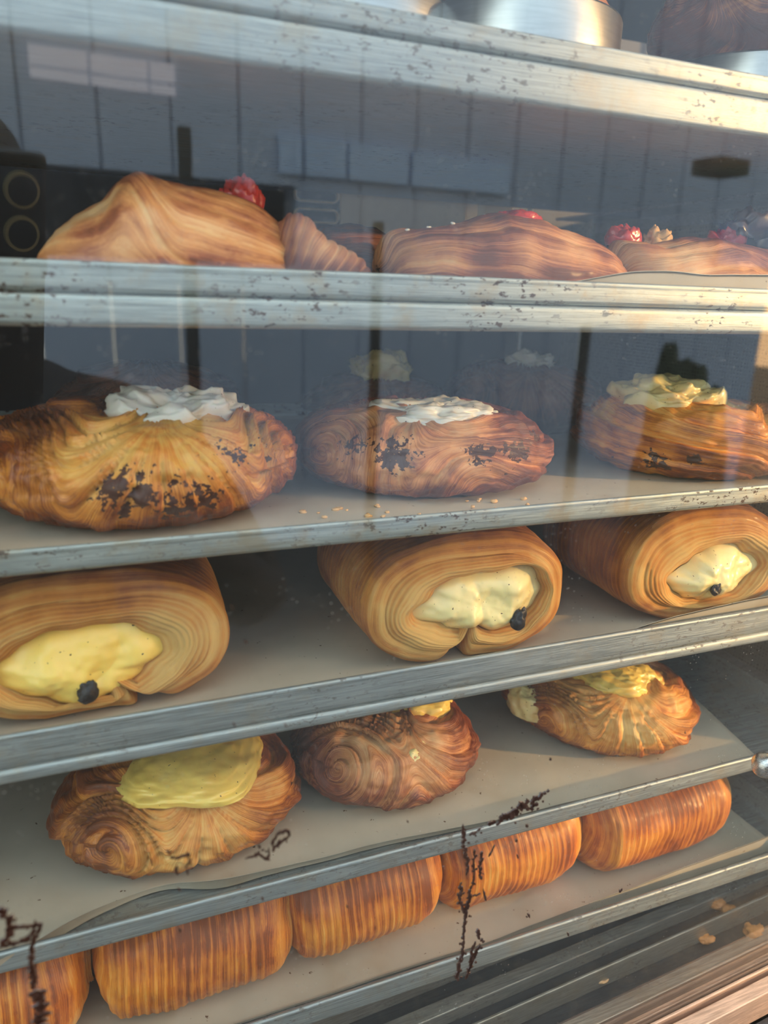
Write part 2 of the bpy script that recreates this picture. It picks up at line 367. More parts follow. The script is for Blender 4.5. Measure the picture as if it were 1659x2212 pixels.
# ------------------------------------------------------------------ pastries
def to_cam(c):
    return math.atan2(CAM[1] - c[1], CAM[0] - c[0])
def dome(name, mat, parent, a, bb, h, rot, ph_fn, off=(0, 0, 0), n=230, m=120, amp=0.004, fold=1.0, dimple=0.0, zeq=0.42, lump=0.05, seed=0, fine=0.0012, e=0.62, foldp=1.0):
    th = np.linspace(-math.pi, math.pi, n, endpoint=False)
    psi = np.radians(np.linspace(-90, 90, m))
    T, Ps = np.meshgrid(th, psi, indexing='ij')
    r = np.abs(np.cos(Ps)) ** e
    z = np.where(Ps > 0, zeq + (1 - zeq) * np.sin(Ps), np.maximum(0, zeq + 1.15 * zeq * np.sin(Ps)))
    r = r * (1 + lump * (np.sin(2 * T + seed) * 0.5 + np.sin(3 * T + seed * 2.1) * 0.5))
    # unit coordinates: +X is image right, -Y faces the camera
    U = np.stack([r * np.sin(T), -r * np.cos(T), z], -1)
    U[..., 2] -= dimple * np.exp(-(r / 0.4) ** 2)
    P = U * np.array([a, bb, h])
    nrm = grid_normals(P, True)
    if nrm[n // 2, m // 2, 1] > 0: nrm = -nrm
    ph, famp, bk, cho = ph_fn(T, Ps, U)
    tf = ph - np.floor(ph); ridge = tf ** 0.7 * (1 - sstep(0.80, 1.0, tf)) * 1.1
    fine_r = np.abs(np.sin(ph * math.pi * 3)) ** 0.7
    w = 0.30 * sstep(-1.2, -0.7, Ps) + 0.70 * sstep(-0.6, 0.3, Ps)
    disp = amp * (ridge - 0.5 + 0.16 * fine_r) * famp * w + lump * 0.06 * h * fbm(U, 2.2, seed, 3) + fine * fbm(U, 9, seed + 3, 2)
    P = P + nrm * disp[..., None]
    P[..., 2] = np.maximum(P[..., 2], 0.0)
    bk = bk + 0.30 * (ridge - 0.6) + 0.12 * (fine_r - .5) + 0.25 * fbm(U, 2.5, seed + 9, 3)
    c, s = math.cos(rot), math.sin(rot)
    X = P[..., 0] * c - P[..., 1] * s; Y = P[..., 0] * s + P[..., 1] * c
    P = np.stack([X, Y, P[..., 2]], -1)
    return mesh(name, P.reshape(-1, 3), grid_faces(n, m, True), mat, parent, True, {'ph': ph, 'bk': bk, 'cho': cho}, off)

def surf(th, ps, e=0.62, zeq=0.42):
    th, ps = math.radians(th), math.radians(ps); r = abs(math.cos(ps)) ** e
    return np.array([r * math.sin(th), -r * math.cos(th), zeq + (1 - zeq) * math.sin(ps)])
def bun_field(G0=(5, 60), nf=9, swirls=(), chos=(), bkf=None, twist=0.0, warp=0.25, bands=0.0, seed=0):
    g = surf(*G0)
    def fn(T, Ps, U):
        wv = 0.32 * warp * np.stack([fbm(U, 1.7, seed + k, 3) for k in range(3)], -1)
        V = U + wv * 0.35
        dx = V[..., 0] - g[0]; dz = (V[..., 2] - g[2]) * 1.0 + 0.0
        dy = V[..., 1] - g[1]
        ang = np.arctan2(dx, -(dz) + 0.15 + np.maximum(0, -dy) * 0.6)
        d = np.sqrt(dx ** 2 + dy ** 2 + dz ** 2)
        ph = ang / math.pi * nf + twist * d * nf
        if bands: ph = ph * (1 - bands) + bands * (V[..., 2] * nf * 0.6 + V[..., 0] * 0.4)
        fa = sstep(0.05, 0.5, d)
        for (t, p, rad, k) in swirls:
            c = surf(t, p); dd = np.sqrt((((V - c) * np.array([1, 1, 0.8])) ** 2).sum(-1)); w = np.exp(-(dd / rad) ** 4)
            ph = ph * (1 - w) + (dd * k + 0.12 * np.arctan2(V[..., 2] - c[2], V[..., 0] - c[0])) * w
            fa = np.maximum(fa, w * 0.8)
        bk = 0.22 + 0.62 * sstep(0.25, 1.15, d) + 0.2 * np.exp(-((U[..., 2] - 0.1) / 0.12) ** 2)
        if bkf is not None: bk = bk + bkf(T, Ps, U)
        cho = np.zeros_like(T)
        for (t, p, rad, k) in chos:
            c = surf(t, p); dd = np.sqrt(((U - c) ** 2).sum(-1)); cho = np.maximum(cho, k * np.exp(-(dd / rad) ** 2))
        ridge = ph - np.floor(ph); cho = cho * (0.75 + 0.35 * (1 - ridge))
        return ph, fa, bk, cho
    return fn
def blob(name, mat, parent, a, bb, h, off, seed=0, n=90, m=50, rough=0.35, spiky=0.0, rot=0.0, sq=0.0, lo_=None):
    th = np.linspace(-math.pi, math.pi, n, endpoint=False); lo_ = (-12 if 'topping' in name else -88) if lo_ is None else lo_; psi = np.radians(np.linspace(lo_, 90, m))
    T, Ps = np.meshgrid(th, psi, indexing='ij'); r = np.abs(np.cos(Ps)) ** 0.8
    if sq: r = r / (np.abs(np.cos(T + .6)) ** 4 + np.abs(np.sin(T + .6)) ** 4) ** (0.25 * sq)
    U = np.stack([r * np.cos(T), r * np.sin(T), np.sin(Ps)], -1)
    nn = fbm(U, 1.6, seed, 4) * rough + spiky * np.maximum(0, vnoise(U, 3.3, seed + 5)) ** 1.0 + 0.12 * rough * fbm(U, 7, seed + 2, 2)
    lo = np.clip(nn, -0.35, 0.22); P = np.stack([U[..., 0] * (1 + lo) * a, U[..., 1] * (1 + lo) * bb, (U[..., 2] + np.maximum(0, nn + .15) * (0.5 + 0.5 * (U[..., 2] > 0))) * h * 1.0], -1)
    P[..., 2] += h * rough * 0.45 * fbm(np.stack([U[..., 0], U[..., 1], 0 * T], -1), 4.2, seed + 6, 4) * sstep(0, .4, U[..., 2])
    c, s = math.cos(rot), math.sin(rot)
    P = np.stack([P[..., 0] * c - P[..., 1] * s, P[..., 0] * s + P[..., 1] * c, P[..., 2]], -1)
    return mesh(name, P.reshape(-1, 3), grid_faces(n, m, True), mat, parent, True, None, off)

def bun(label, c, a, bb, h, mat, field, group, rot_extra=0, name='pastry_bun', **k):
    rot = to_cam(c) + math.pi / 2 + rot_extra
    t = empty(name, (c[0], c[1], c[2]), rot); tag(t, label, 'pastry', group)
    dome('pastry_dough', mat, t, a, bb, h, 0.0, field, **k)
    return t

Z2 = F2 + 0.0015; Z3 = F3 + 0.0015; Z4 = F4 + 0.0015; Z5 = F5 + 0.0015; Z1 = F1 + 0.0015
g2 = 'chocolate buns on the second pan from eye level'
# -- pan with chocolate / meringue buns
t = bun('large amber bun with draped folds, chocolate crumbs and white meringue on top, left', (0.021, 0.077, Z2), 0.074, 0.058, 0.048, M_AMBER,
        bun_field((8, 52), 13, [(-62, 8, .50, 6.0), (72, 8, .50, 6.5)], [(-4, 4, .30, 0.95), (14, -8, .32, .9), (30, 25, .22, .7), (52, 22, .2, .72), (-70, 20, .12, .6)], seed=1), g2, amp=0.0066, seed=1)
blob('meringue_topping', M_MERI, t, 0.029, 0.024, 0.014, (0.016, -0.004, 0.040), 3, rough=0.30, spiky=0.10)
t = bun('mauve-brown swirled bun with dark chocolate streaks and flaky white top, middle', (0.170, 0.082, Z2), 0.070, 0.050, 0.043, M_ROSE,
        bun_field((-5, 55), 13, [(-45, 10, .95, 8.5)], [(-12, 18, .28, .9), (28, 18, .22, .95), (48, 20, .22, .95), (40, -5, .16, .7), (75, 30, .2, .8), (-30, 20, .2, .75)], seed=7), g2, amp=0.0048, seed=4)
blob('meringue_topping', M_MERI, t, 0.029, 0.022, 0.0085, (0.006, -0.008, 0.038), 11, rough=0.30, spiky=0.15)
t = bun('golden pleated bun with yellow cream top and scorched lower edge, right end', (0.350, 0.078, Z2), 0.068, 0.050, 0.045, M_AMBER,
        bun_field((-10, 70), 7, [(75, 20, .45, 7)], [(-10, -18, .22, .95), (8, -8, .12, 1.0), (-30, -15, .2, .6)], bands=0.85, seed=12), g2, amp=0.0060, seed=7)
blob('cream_topping', M_CUSTP, t, 0.030, 0.024, 0.014, (-0.012, -0.006, 0.039), 21, rough=0.32, spiky=0.12)
g2r = 'buns at the back of the chocolate bun pan'
t = bun('dark bun with pale cream tip behind the middle chocolate bun, right of it', (0.325, 0.225, Z2), 0.062, 0.050, 0.050, M_DARK, bun_field((0, 60), 10, [(-50, 10, .5, 6)], [], seed=15), g2r, n=140, m=70, amp=.005, seed=3)
blob('cream_topping', M_MERI, t, 0.018, 0.014, 0.010, (0.004, 0, 0.047), 31, rough=0.3, spiky=0.1)
t = bun('dark bun with cream dome directly behind the middle chocolate bun', (0.205, 0.235, Z2), 0.055, 0.048, 0.040, M_DARK, bun_field((0, 60), 10, [(50, 10, .5, 6)], [], seed=19), g2r, n=140, m=70, amp=.005, seed=6)
blob('cream_topping', M_CUSTP, t, 0.022, 0.018, 0.016, (0, 0, 0.040), 33, rough=0.25, spiky=0.1)
t = bun('dark brown bun barely visible behind the large amber bun', (0.040, 0.235, Z2), 0.06, 0.05, 0.050, M_DARK, bun_field((0, 60), 10, [], [], seed=23), g2r, n=140, m=70, amp=.005, seed=9)

# -- pan with custard buns
g4 = 'custard buns on the fourth pan'
t = bun('golden bun with fan of folds and a large yellow custard pool, front left', (0.029, 0.069, Z4), 0.061, 0.052, 0.047, M_GOLD,
        bun_field((10, 42), 9, [(-34, 10, .34, 6.0)], [(72, 12, .12, .62)], seed=31, warp=.25), g4, amp=0.0068, seed=11)
blob('custard_topping', M_CUST, t, 0.032, 0.030, 0.0095, (0.008, -0.012, 0.0425), 41, rough=0.10, rot=.3, sq=1)
t = bun('rosy brown bun with a tight spiral on its left side, middle', (0.152, 0.078, Z4), 0.056, 0.052, 0.046, M_ROSE,
        bun_field((18, 50), 9, [(-26, 22, .62, 8.5)], [(50, -6, .08, .6)], seed=37, warp=.25), g4, amp=0.0052, seed=14)
blob('custard_topping', M_CUSTP, t, 0.013, 0.011, 0.009, (0.016, -0.032, 0.029), 43, rough=0.15)
blob('custard_topping', M_CUST, t, 0.022, 0.018, 0.010, (0.020, 0.006, 0.039), 45, rough=0.12)
t = bun('wide draped bun with yellow custard at left and top, far right', (0.312, 0.078, Z4), 0.063, 0.052, 0.044, M_GOLD,
        bun_field((25, 55), 13, [(-30, 0, .4, 5)], [(60, 5, .07, .7)], seed=41, warp=.35), g4, amp=0.0058, seed=18)
blob('custard_topping', M_CUST, t, 0.028, 0.022, 0.014, (0.010, -0.008, 0.036), 47, rough=0.18)
blob('custard_topping', M_CUSTP, t, 0.017, 0.018, 0.017, (-0.040, -0.022, 0.016), 49, rough=0.15)

# -- open-ended custard rolls
def roll(label, c, a, bb, L, rz, mat, group, face, seed=0, stripes=46, name='custard_roll', n=260, endfill=True):
    """a roll lying along its own +Y; open end at y=0. face: dict(cx, cz, hole radius fn, cleft angle)"""
    t = empty(name, c, rz); tag(t, label, 'pastry', group)
    th = np.linspace(0, 2 * math.pi, n, endpoint=False)
    sup = 2.35
    cx_, cz_ = np.cos(th), np.sin(th)
    rr = 1 / (np.abs(cx_) ** sup + np.abs(cz_) ** sup) ** (1 / sup)
    E = np.stack([a * rr * cx_, bb * rr * cz_], -1)                     # outline
    E[:, 1] = np.maximum(E[:, 1], -bb * 0.95)
    hc = np.array([face['cx'] * a, face['cz'] * bb]); hole = face['hole'](th)   # hole outline relative to outline
    H = hc + np.stack([a * hole * cx_, bb * hole * cz_], -1)
    nb, nr, nf = 70, 14, 46
    rows = []; phs = []; bks = []; fas = []
    rc = face.get('rc', 0.010)
    tb = np.linspace(0, 1, nb)
    for k in tb:                                                       # back cap to front rim
        y = L * (1 - k) ; kk = math.sin(min(1, k * 5) * math.pi / 2) ** 0.6 if k < 0.2 else 1.0
        belly = 1 + 0.035 * math.sin(k * math.pi)
        y = L * (1 - k) + rc * 0.9 * (0 if k < .0 else 1)
        rows.append(np.column_stack([E[:, 0] * kk * belly, np.full(n, y), E[:, 1] * kk * belly])); phs.append(k * stripes * L / 0.1); bks.append(0.62); fas.append(1.0)
    for k in np.linspace(0, 1, nr)[1:]:                                # rounded rim
        al = k * math.pi / 2; ins = rc * (1 - math.cos(al)); y = rc * 0.9 * (1 - math.sin(al))
        sc = np.linalg.norm(E, axis=1, keepdims=True); Q = E * (1 - ins / sc)
        rows.append(np.column_stack([Q[:, 0], np.full(n, y), Q[:, 1]])); phs.append(stripes * L / 0.1 + k * 5); bks.append(0.62 - 0.42 * k); fas.append(0.9)
    Q0 = rows[-1][:, [0, 2]]
    for k in np.linspace(0, 1, nf)[1:]:                                # laminated face down to the custard
        Q = Q0 * (1 - k) + H * k
        y = -0.0035 * np.sin(k * math.pi) * 1.0 + 0.007 * k ** 3
        rows.append(np.column_stack([Q[:, 0], np.full(n, y), Q[:, 1]])); phs.append(stripes * L / 0.1 + 5 + k * 17); bks.append(0.20 + 0.12 * math.sin(k * 9)); fas.append(0.9)
    Hs = H
    for k in np.linspace(0, 1, 8)[1:]:                                 # into the hole
        Q = Hs * (1 - k) + hc * k
        rows.append(np.column_stack([Q[:, 0], np.full(n, 0.007 + 0.012 * math.sqrt(k)), Q[:, 1]])); phs.append(stripes * L / 0.1 + 22); bks.append(0.1); fas.append(0)
    P = np.stack(rows, 1); m = P.shape[1]
    ph = np.tile(np.array(phs)[None], (n, 1)); bk = np.tile(np.array(bks)[None], (n, 1)); fa = np.tile(np.array(fas)[None], (n, 1))
    U = P / np.array([a, a, a])
    ph = ph + face.get('wav', 0.6) * fbm(U, 1.5, seed, 3) + 0.3 * np.sin(3 * th + seed)[:, None]
    nrm = grid_normals(P, True)
    if nrm[0, nb // 2, 0] < 0: nrm = -nrm
    ridge = np.abs(np.sin(ph * math.pi * 0.5)) ** 0.8
    P = P + nrm * ((face.get('amp', 0.0006) * (ridge - .5) + 0.0018 * fbm(U, 1.8, seed + 4, 3)) * fa)[..., None]
    if face.get('cleft') is not None:                                  # seam where the dough ends meet underneath
        ca = math.radians(face['cleft']); da = np.angle(np.exp(1j * (th - ca)))
        w = np.exp(-(da / 0.085) ** 2)[:, None] * sstep(0.02, 0.1, P[..., 1].max() - P[..., 1]); w = w * np.exp(-np.maximum(P[..., 1], 0) / 0.03)
        dirc = hc[None, None] - P[..., [0, 2]]
        P[..., 0] += dirc[..., 0] * w * 0.55; P[..., 2] += dirc[..., 1] * w * 0.75; P[..., 1] += w * 0.006
    P[..., 2] = np.maximum(P[..., 2], -bb * 0.95)
    bk = bk + 0.25 * np.exp(-((P[..., 2] - bb) / (0.5 * bb)) ** 2) + face.get('con', 0.22) * (.42 - ridge ** 6) + 0.2 * fbm(U, 2, seed + 8, 3)
    P[..., 2] += bb * 0.95
    cho = np.zeros_like(ph)
    mesh('pastry_dough', P.reshape(-1, 3), grid_faces(n, m, True), mat, t, True, {'ph': ph, 'bk': bk, 'cho': cho})
    # custard filling
    nn, mm = 140, 46; t2 = np.linspace(0, 2 * math.pi, nn, endpoint=False); kk = np.linspace(0, 1, mm)
    ho = face['hole'](t2) * 1.04
    X = hc[0] + a * ho[:, None] * np.cos(t2)[:, None] * kk[None]; Zc = hc[1] + bb * ho[:, None] * np.sin(t2)[:, None] * kk[None]
    V = np.stack([X / a, Zc / a, 0 * X], -1)
    bul = 0.010 * (1 - kk[None] ** 2.6); Y = 0.007 - bul - 0.004 * fbm(V, 2.6, seed + 20, 4) * (1 - kk[None] ** 4) - 0.0028 * np.abs(np.sin(V[..., 0] * 5.0 + 1.5 * vnoise(V, 2.0, seed + 2))) * (1 - kk[None] ** 3)
    C = np.stack([X, Y, Zc + bb * 0.95], -1)
    mesh('custard_filling', C.reshape(-1, 3), grid_faces(nn, mm, True), face.get('cm', M_CUST), t)
    for (cx0, cz0, r0) in face.get('chips', ()):
        ii = blob('chocolate_chip', M_CHIP, t, r0, r0 * .7, r0 * 1.15, (cx0 * a, -0.0045, cz0 * bb + bb * 0.95), int(seed) + 60, 40, 24, rough=.35)
    return t
def lobes(base, amps, seed=0):
    def f(th):
        r = np.full_like(th, base)
        for (deg, w, k) in amps:
            d = np.angle(np.exp(1j * (th - math.radians(deg)))); r = r + k * np.exp(-(d / math.radians(w)) ** 2)
        return r + 0.012 * np.sin(7 * th + seed) + 0.010 * np.sin(13 * th + seed * 2)
    return f
g3 = 'open-ended custard rolls'
roll('open-ended roll with yellow custard and a dark chip, leftmost on its pan', (-0.006, 0.024, Z3), 0.059, 0.034, 0.105, 0.02, M_GOLD, g3,
     dict(cx=-0.10, cz=-0.26, hole=lobes(0.46, [(180, 30, .12), (15, 25, .12), (60, 30, .12), (120, 30, .12), (-85, 25, .10)], 1), cleft=-66, chips=[(-0.08, -0.52, .0042)]), seed=1)
roll('open-ended roll split by a deep cleft under its two custard lobes, centre', (0.174, 0.018, Z3), 0.0575, 0.035, 0.105, -0.04, M_GOLD, g3,
     dict(cx=0.10, cz=-0.05, hole=lobes(0.46, [(185, 22, .20), (10, 30, .16), (50, 25, .16), (130, 30, .06), (-50, 30, .12), (-95, 14, -.08)], 3), cleft=-98, chips=[(0.43, -0.32, .0046)], cm=M_CUSTP), seed=5)
roll('open-ended roll with pale pleated custard, rightmost on its pan', (0.334, 0.020, Z3), 0.0575, 0.036, 0.105, -0.06, M_GOLD, g3,
     dict(cx=0.08, cz=-0.25, hole=lobes(0.40, [(180, 25, .10), (20, 30, .22), (75, 30, .18)], 6), cleft=None, chips=[(0.02, -0.36, .0032)], cm=M_CUSTP), seed=9)

# -- striped rolls, side on
g5 = 'striped rolls in the lowest pan'
fc = dict(cx=0, cz=0, hole=lobes(0.5, [(20, 30, .1)], 2), cleft=None, cm=M_CUSTP, wav=0.2, rc=0.022, amp=0.0010, con=0.32)
for i, (pl, pr, yy, rz, sd_, lab) in enumerate((
        (-110, 185, 0.066, 0.0, 2, 'orange striped roll cut off by the left edge of the picture, lowest pan'),
        (236, 640, 0.066, 0.0, 4, 'bright orange striped roll in the lowest pan, second from left'),
        (655, 962, 0.070, 0.02, 6, 'mauve striped roll in the lowest pan, behind the gap between two custard buns'),
        (985, 1274, 0.074, 0.03, 8, 'pale gold striped roll in the lowest pan, second from right'),
        (1295, 1580, 0.068, 0.02, 10, 'reddish striped roll at the right end of the lowest pan'))):
    qy = {-110: 2200, 236: 2120, 655: 1990, 985: 1890, 1295: 1800}[pl]
    xa, xb = on_y(pl, qy, 0.03)[0], on_y(pr, qy - 60, 0.03)[0]
    roll(lab, (xb, yy, Z5), 0.047, 0.034, xb - xa - 0.008, math.pi / 2 + rz, M_STRIPE, g5, fc, seed=sd_, stripes=44, name='striped_roll', n=200)

# -- folded fruit pastries at eye level
def folded(label, sil, yc, dep, mat, mode, seed, K=10.0, zb=Z1, flare=0.0, amp=.0022, group='folded fruit pastries at eye level', bkf=None):
    """sil: silhouette in picture coordinates turned into heights at depth yc"""
    q = np.array([on_y(px, py, yc) for px, py in sil]); x = np.linspace(q[0, 0], q[-1, 0], 150)
    zt = np.interp(x, q[:, 0], q[:, 2]); k = np.array([1, 2, 3, 2, 1]) / 9.0
    for _ in range(2): zt = np.convolve(np.pad(zt, 2, 'edge'), k, 'valid')
    zt = np.maximum(zt - zb, 0.001)
    u = (x - x[0]) / (x[-1] - x[0]); D = dep * (np.clip(u * (1 - u) * 4, 0, 1) ** 0.4 * 0.92 + 0.08)
    t = np.linspace(0, math.pi, 110)
    sy = -np.cos(t); sy = np.sign(sy) * np.abs(sy) ** 0.9; szz = np.sin(t) ** 0.75
    P = np.zeros((150, 110, 3)); P[..., 0] = (x - x.mean())[:, None] + 0 * t[None]
    P[..., 1] = D[:, None] * sy[None]; P[..., 2] = zt[:, None] * szz[None]
    U = np.stack([P[..., 0] / 0.04, P[..., 1] / 0.04, P[..., 2] / 0.04], -1)
    if mode == 'long': ph = (t[None] / math.pi) * 9 + 0.9 * u[:, None] + 0.4 * fbm(U, 1.0, seed, 3)
    elif mode == 'peak': ph = ((t[None] / math.pi) * 9 + 1.2 * u[:, None]) * (0.25 + 0.75 * sstep(.28, .5, u[:, None])) + 0.35 * fbm(U, 1.0, seed, 3) * 0.6
    elif mode == 'cross': ph = (u[:, None] * 10 + 1.4 * (t[None] / math.pi - .5) ** 2 * 8) + 0.3 * fbm(U, 1.0, seed, 3)
    else: ph = np.abs(u[:, None] - 0.42) * 3 + (t[None] / math.pi) * 8 * (0.5 + u[:, None]) + 0.4 * fbm(U, 1.0, seed, 3)
    nrm = grid_normals(P, False)
    if nrm[75, 55, 2] < 0: nrm = -nrm
    ridge = np.abs(np.sin(ph * math.pi)) ** .7
    P = P + nrm * ((amp * (ridge - .5) + 0.002 * fbm(U, 1.6, seed + 1, 4)) * np.sin(t)[None] ** .5)[..., None]
    P[..., 2] = np.maximum(P[..., 2], 0)
    bk = 0.35 + 0.3 * sstep(0.02, 0.045, P[..., 2]) + 0.35 * (ridge - .6) + 0.55 * sstep(0.016, 0.004, P[..., 2]) + 0.35 * fbm(U, 1.2, seed + 4, 3)
    tt = empty('fruit_pastry', (x.mean(), yc, zb)); tag(tt, label, 'pastry', group)
    mesh('pastry_dough', P.reshape(-1, 3), grid_faces(150, 110, False), mat, tt, True, {'ph': ph * K / 10, 'bk': bk, 'cho': 0 * ph})
    return tt, x.mean()
t, xm = folded('large peaked pastry with red fruit at its right shoulder, eye level left', [(78, 585), (92, 545), (130, 500), (170, 468), (225, 438), (250, 400), (278, 382), (292, 376), (330, 396), (400, 412), (470, 428), (540, 452), (600, 500), (640, 590)], 0.055, 0.045, M_SMOOTH, 'peak', 3, K=8, amp=.0014)
for (px, py, r0, sd_) in ((520, 432, .007, 4), (500, 440, .006, 9), (540, 448, .006, 14)):
    q = on_y(px, py, 0.06); blob('red_fruit', M_BERRY, t, r0, r0, r0 * 1.2, (q[0] - xm, 0.005, q[2] - Z1 - .002), sd_, 40, 24, rough=.35)
t, xm = folded('striped leaf-shaped pastry corner right of the large peaked pastry', [(590, 600), (594, 520), (600, 478), (625, 458), (655, 466), (690, 515), (735, 545), (770, 565), (800, 600)], 0.032, 0.018, M_ROSE, 'cross', 8, amp=.0014)
t, xm = folded('dark plum-topped pastry set back in the gap between the peaked ones', [(665, 560), (690, 492), (750, 488), (800, 490), (830, 515), (850, 560)], 0.145, 0.035, M_DARK, 'long', 12)
t, xm = folded('long low pastry with a peak and pink fruit slice, eye level middle', [(822, 600), (834, 512), (870, 497), (950, 488), (1020, 472), (1052, 464), (1110, 480), (1170, 500), (1250, 525), (1295, 552), (1326, 600)], 0.060, 0.042, M_ROSE, 'long', 17)
for (px, py, r0, sd_) in ((1115, 482, .009, 4), (1145, 492, .006, 8)):
    q = on_y(px, py, 0.065); blob('pink_fruit', M_BERRY, t, r0 * 1.3, r0, r0 * .6, (q[0] - xm, 0.005, q[2] - Z1 - .001), sd_, 40, 24, rough=.3)
for (px, py) in ((880, 497), (926, 492), (978, 483), (1048, 466)):
    q = on_y(px, py, 0.055); blob('sugar_nib', M_MERI, t, .0012, .0008, .0006, (q[0] - xm, -0.005, q[2] - Z1), px, 16, 10)
t, xm = folded('rust-coloured pastry with dark crumbly topping, eye level right', [(1318, 600), (1330, 520), (1395, 530), (1450, 516), (1500, 508), (1545, 520), (1600, 535), (1680, 560), (1740, 600)], 0.060, 0.042, M_ROSE, 'fan', 23)
for (px, py, r0, sd_, mt) in ((1345, 522, .007, 4, M_BERRY), (1420, 518, .006, 8, M_CRUMB), (1570, 520, .008, 2, M_BERRY), (1610, 505, .011, 5, M_CHOC), (1650, 530, .010, 6, M_CHOC)):
    q = on_y(px, py, 0.07); blob('fruit_topping', mt, t, r0 * 1.3, r0, r0, (q[0] - xm, 0.01, q[2] - Z1 - .002), sd_, 40, 24, rough=.4, spiky=.3)

# -- ring tins with brioche on the topmost pan
def ring(label, c, R, h, dome_h, seed, pm):
    t = empty('ring_tin', c); tag(t, label, 'cake ring', 'metal ring tins on the topmost pan')
    n = 72; prof = [(R, 0), (R, h - .001), (R - .0004, h), (R - .0010, h), (R - .0014, h - .001), (R - .0014, 0)]
    P = np.array([[[r * math.cos(2 * math.pi * i / n), r * math.sin(2 * math.pi * i / n), z] for r, z in prof + prof[:1]] for i in range(n)])
    mesh('ring_band', P.reshape(-1, 3), grid_faces(n, len(prof) + 1, True), M_RING, t)
    return t
ZT = 0.016 + 0.0020
def brioche(label, c, R, h, seed):
    t = tag(empty('brioche', c), label, 'bread', 'brioches baked in ring tins')
    dome('pastry_dough', M_ROSE, t, R, R, h, 0, bun_field((0, 80), 6, [(-40, 40, .4, 4)], [], seed=seed), n=140, m=70, amp=.002, lump=.02, seed=seed, zeq=.45, e=.45)
qa = on_y(1120, 60, 0.085); ring('silver ring tin at the top of the picture, its right edge glowing orange', (qa[0] - .002, 0.085, ZT), 0.052, 0.036, 0, 1, None)
brioche('pink-brown brioche just showing above the taller ring tin', (qa[0] - .002, 0.085, ZT), 0.0495, 0.050, 3)
qb = on_y(1600, 110, 0.10); qt = on_y(1560, 80, 0.055)[2] - ZT; ring('low silver ring tin in the top right corner under a brown brioche', (qb[0] + .005, 0.100, ZT), 0.050, qt, 0, 1, None)
t = tag(empty('brioche', (qb[0] + .005, 0.100, ZT)), 'brown brioche bulging over the low ring tin, top right corner', 'bread', 'brioches baked in ring tins')
dome('pastry_dough', M_ROSE, t, 0.0480, 0.0480, qt + .004, 0, bun_field((0, 80), 6, [], [], seed=5), n=100, m=50, amp=.001, lump=.0, seed=5, zeq=.5, e=.3)
dome('brioche_head', M_ROSE, t, 0.057, 0.057, 0.046, 0, bun_field((0, 80), 6, [(-40, 40, .4, 4)], [], seed=6), n=140, m=70, amp=.0025, lump=.03, seed=6, zeq=.4, off=(0, 0, qt + .001))
qc = on_y(760, -40, 0.10); ring('silver ring tin mostly above the picture, left of the glowing one', (qc[0] + .008, 0.11, ZT), 0.050, 0.036, 0, 1, None)

# ------------------------------------------------------------------ behind the trays: rods, slotted plate, post
for i, (px, py, x0) in enumerate(((1145, 450, 0), (1277, 475, 0), (1630, 440, 0))):
    q = on_y(px, py, 0.345); b = MB(); b.tube((q[0], 0.345, -0.62), (q[0], 0.345, 0.28), 0.0024, 16)
    tag(b.build('rack_rod', M_STEEL, smooth=True), ['thin vertical steel rod behind the pans, leftmost of three', 'thin vertical steel rod behind the pans, middle of three', 'thin vertical steel rod behind the pans, rightmost of three'][i], 'rod', 'vertical steel rods behind the pans')
M_BEIGE = flat('beige_metal', (0.85, 0.62, 0.40), 0.45, 0.0, 0.3, 25)
q0 = on_y(1050, 420, 0.36); q1 = on_y(1110, 420, 0.36)
b = MB(); b.box((q0[0], 0.36, -0.105), (q1[0], 0.375, 0.28)); tag(b.build('metal_post', M_BEIGE, bevel=.001), 'beige vertical metal post behind the pans', 'post')
a0 = on_y(735, 500, 0.36); a1 = on_y(1012, 350, 0.36); s0 = on_y(628, 440, 0.36)
t = tag(empty('slotted_plate', (a0[0], 0.36, -0.08)), 'beige slotted metal plate behind the eye-level pastries', 'metal plate')
b = MB(); b.box((0, 0, 0), (a1[0] - a0[0], 0.004, 0.16)); b.build('plate', M_BEIGE, t, bevel=.0006)
for (ya, yb) in ((400, 444), (447, 488)):
    e0 = on_y(636, ya, 0.359); e1 = on_y(731, yb, 0.359); w = e1[0] - e0[0]; zt_ = e0[2]; zb_ = e1[2] + .001; hh = zt_ - zb_; R = hh * .42
    P = []
    for (cx0, cz0, sa) in ((w - R, hh - R, 0), (R, hh - R, 90), (R, R, 180), (w - R, R, 270)):
        for k in range(9): aa = math.radians(sa + 90 * k / 8); P.append((cx0, cz0, math.cos(aa), math.sin(aa)))
    L = len(P); v = []
    for rr_, yy_ in ((R, 0.002), (R, -0.003), (R - .0016, -0.003), (R - .0016, 0.001)):
        v += [(cx0 + rr_ * ca, yy_, cz0 + rr_ * sa) for cx0, cz0, ca, sa in P]
    f = [(i * L + k, i * L + (k + 1) % L, (i + 1) * L + (k + 1) % L, (i + 1) * L + k) for i in range(3) for k in range(L)]
    o = mesh('slot_rim', v, f, M_BEIGE, t, off=(e0[0] - a0[0], 0, zb_ + 0.08))
    mesh('slot_inset', [(cx0 + (R - .001) * ca, 0.001, cz0 + (R - .001) * sa) for cx0, cz0, ca, sa in P] + [(cx0 + (R - .001) * ca, 0.003, cz0 + (R - .001) * sa) for cx0, cz0, ca, sa in P],
         [tuple(range(L)), tuple(range(L, 2 * L))[::-1]] + [(k, (k + 1) % L, L + (k + 1) % L, L + k) for k in range(L)], M_BLACK, o, False)

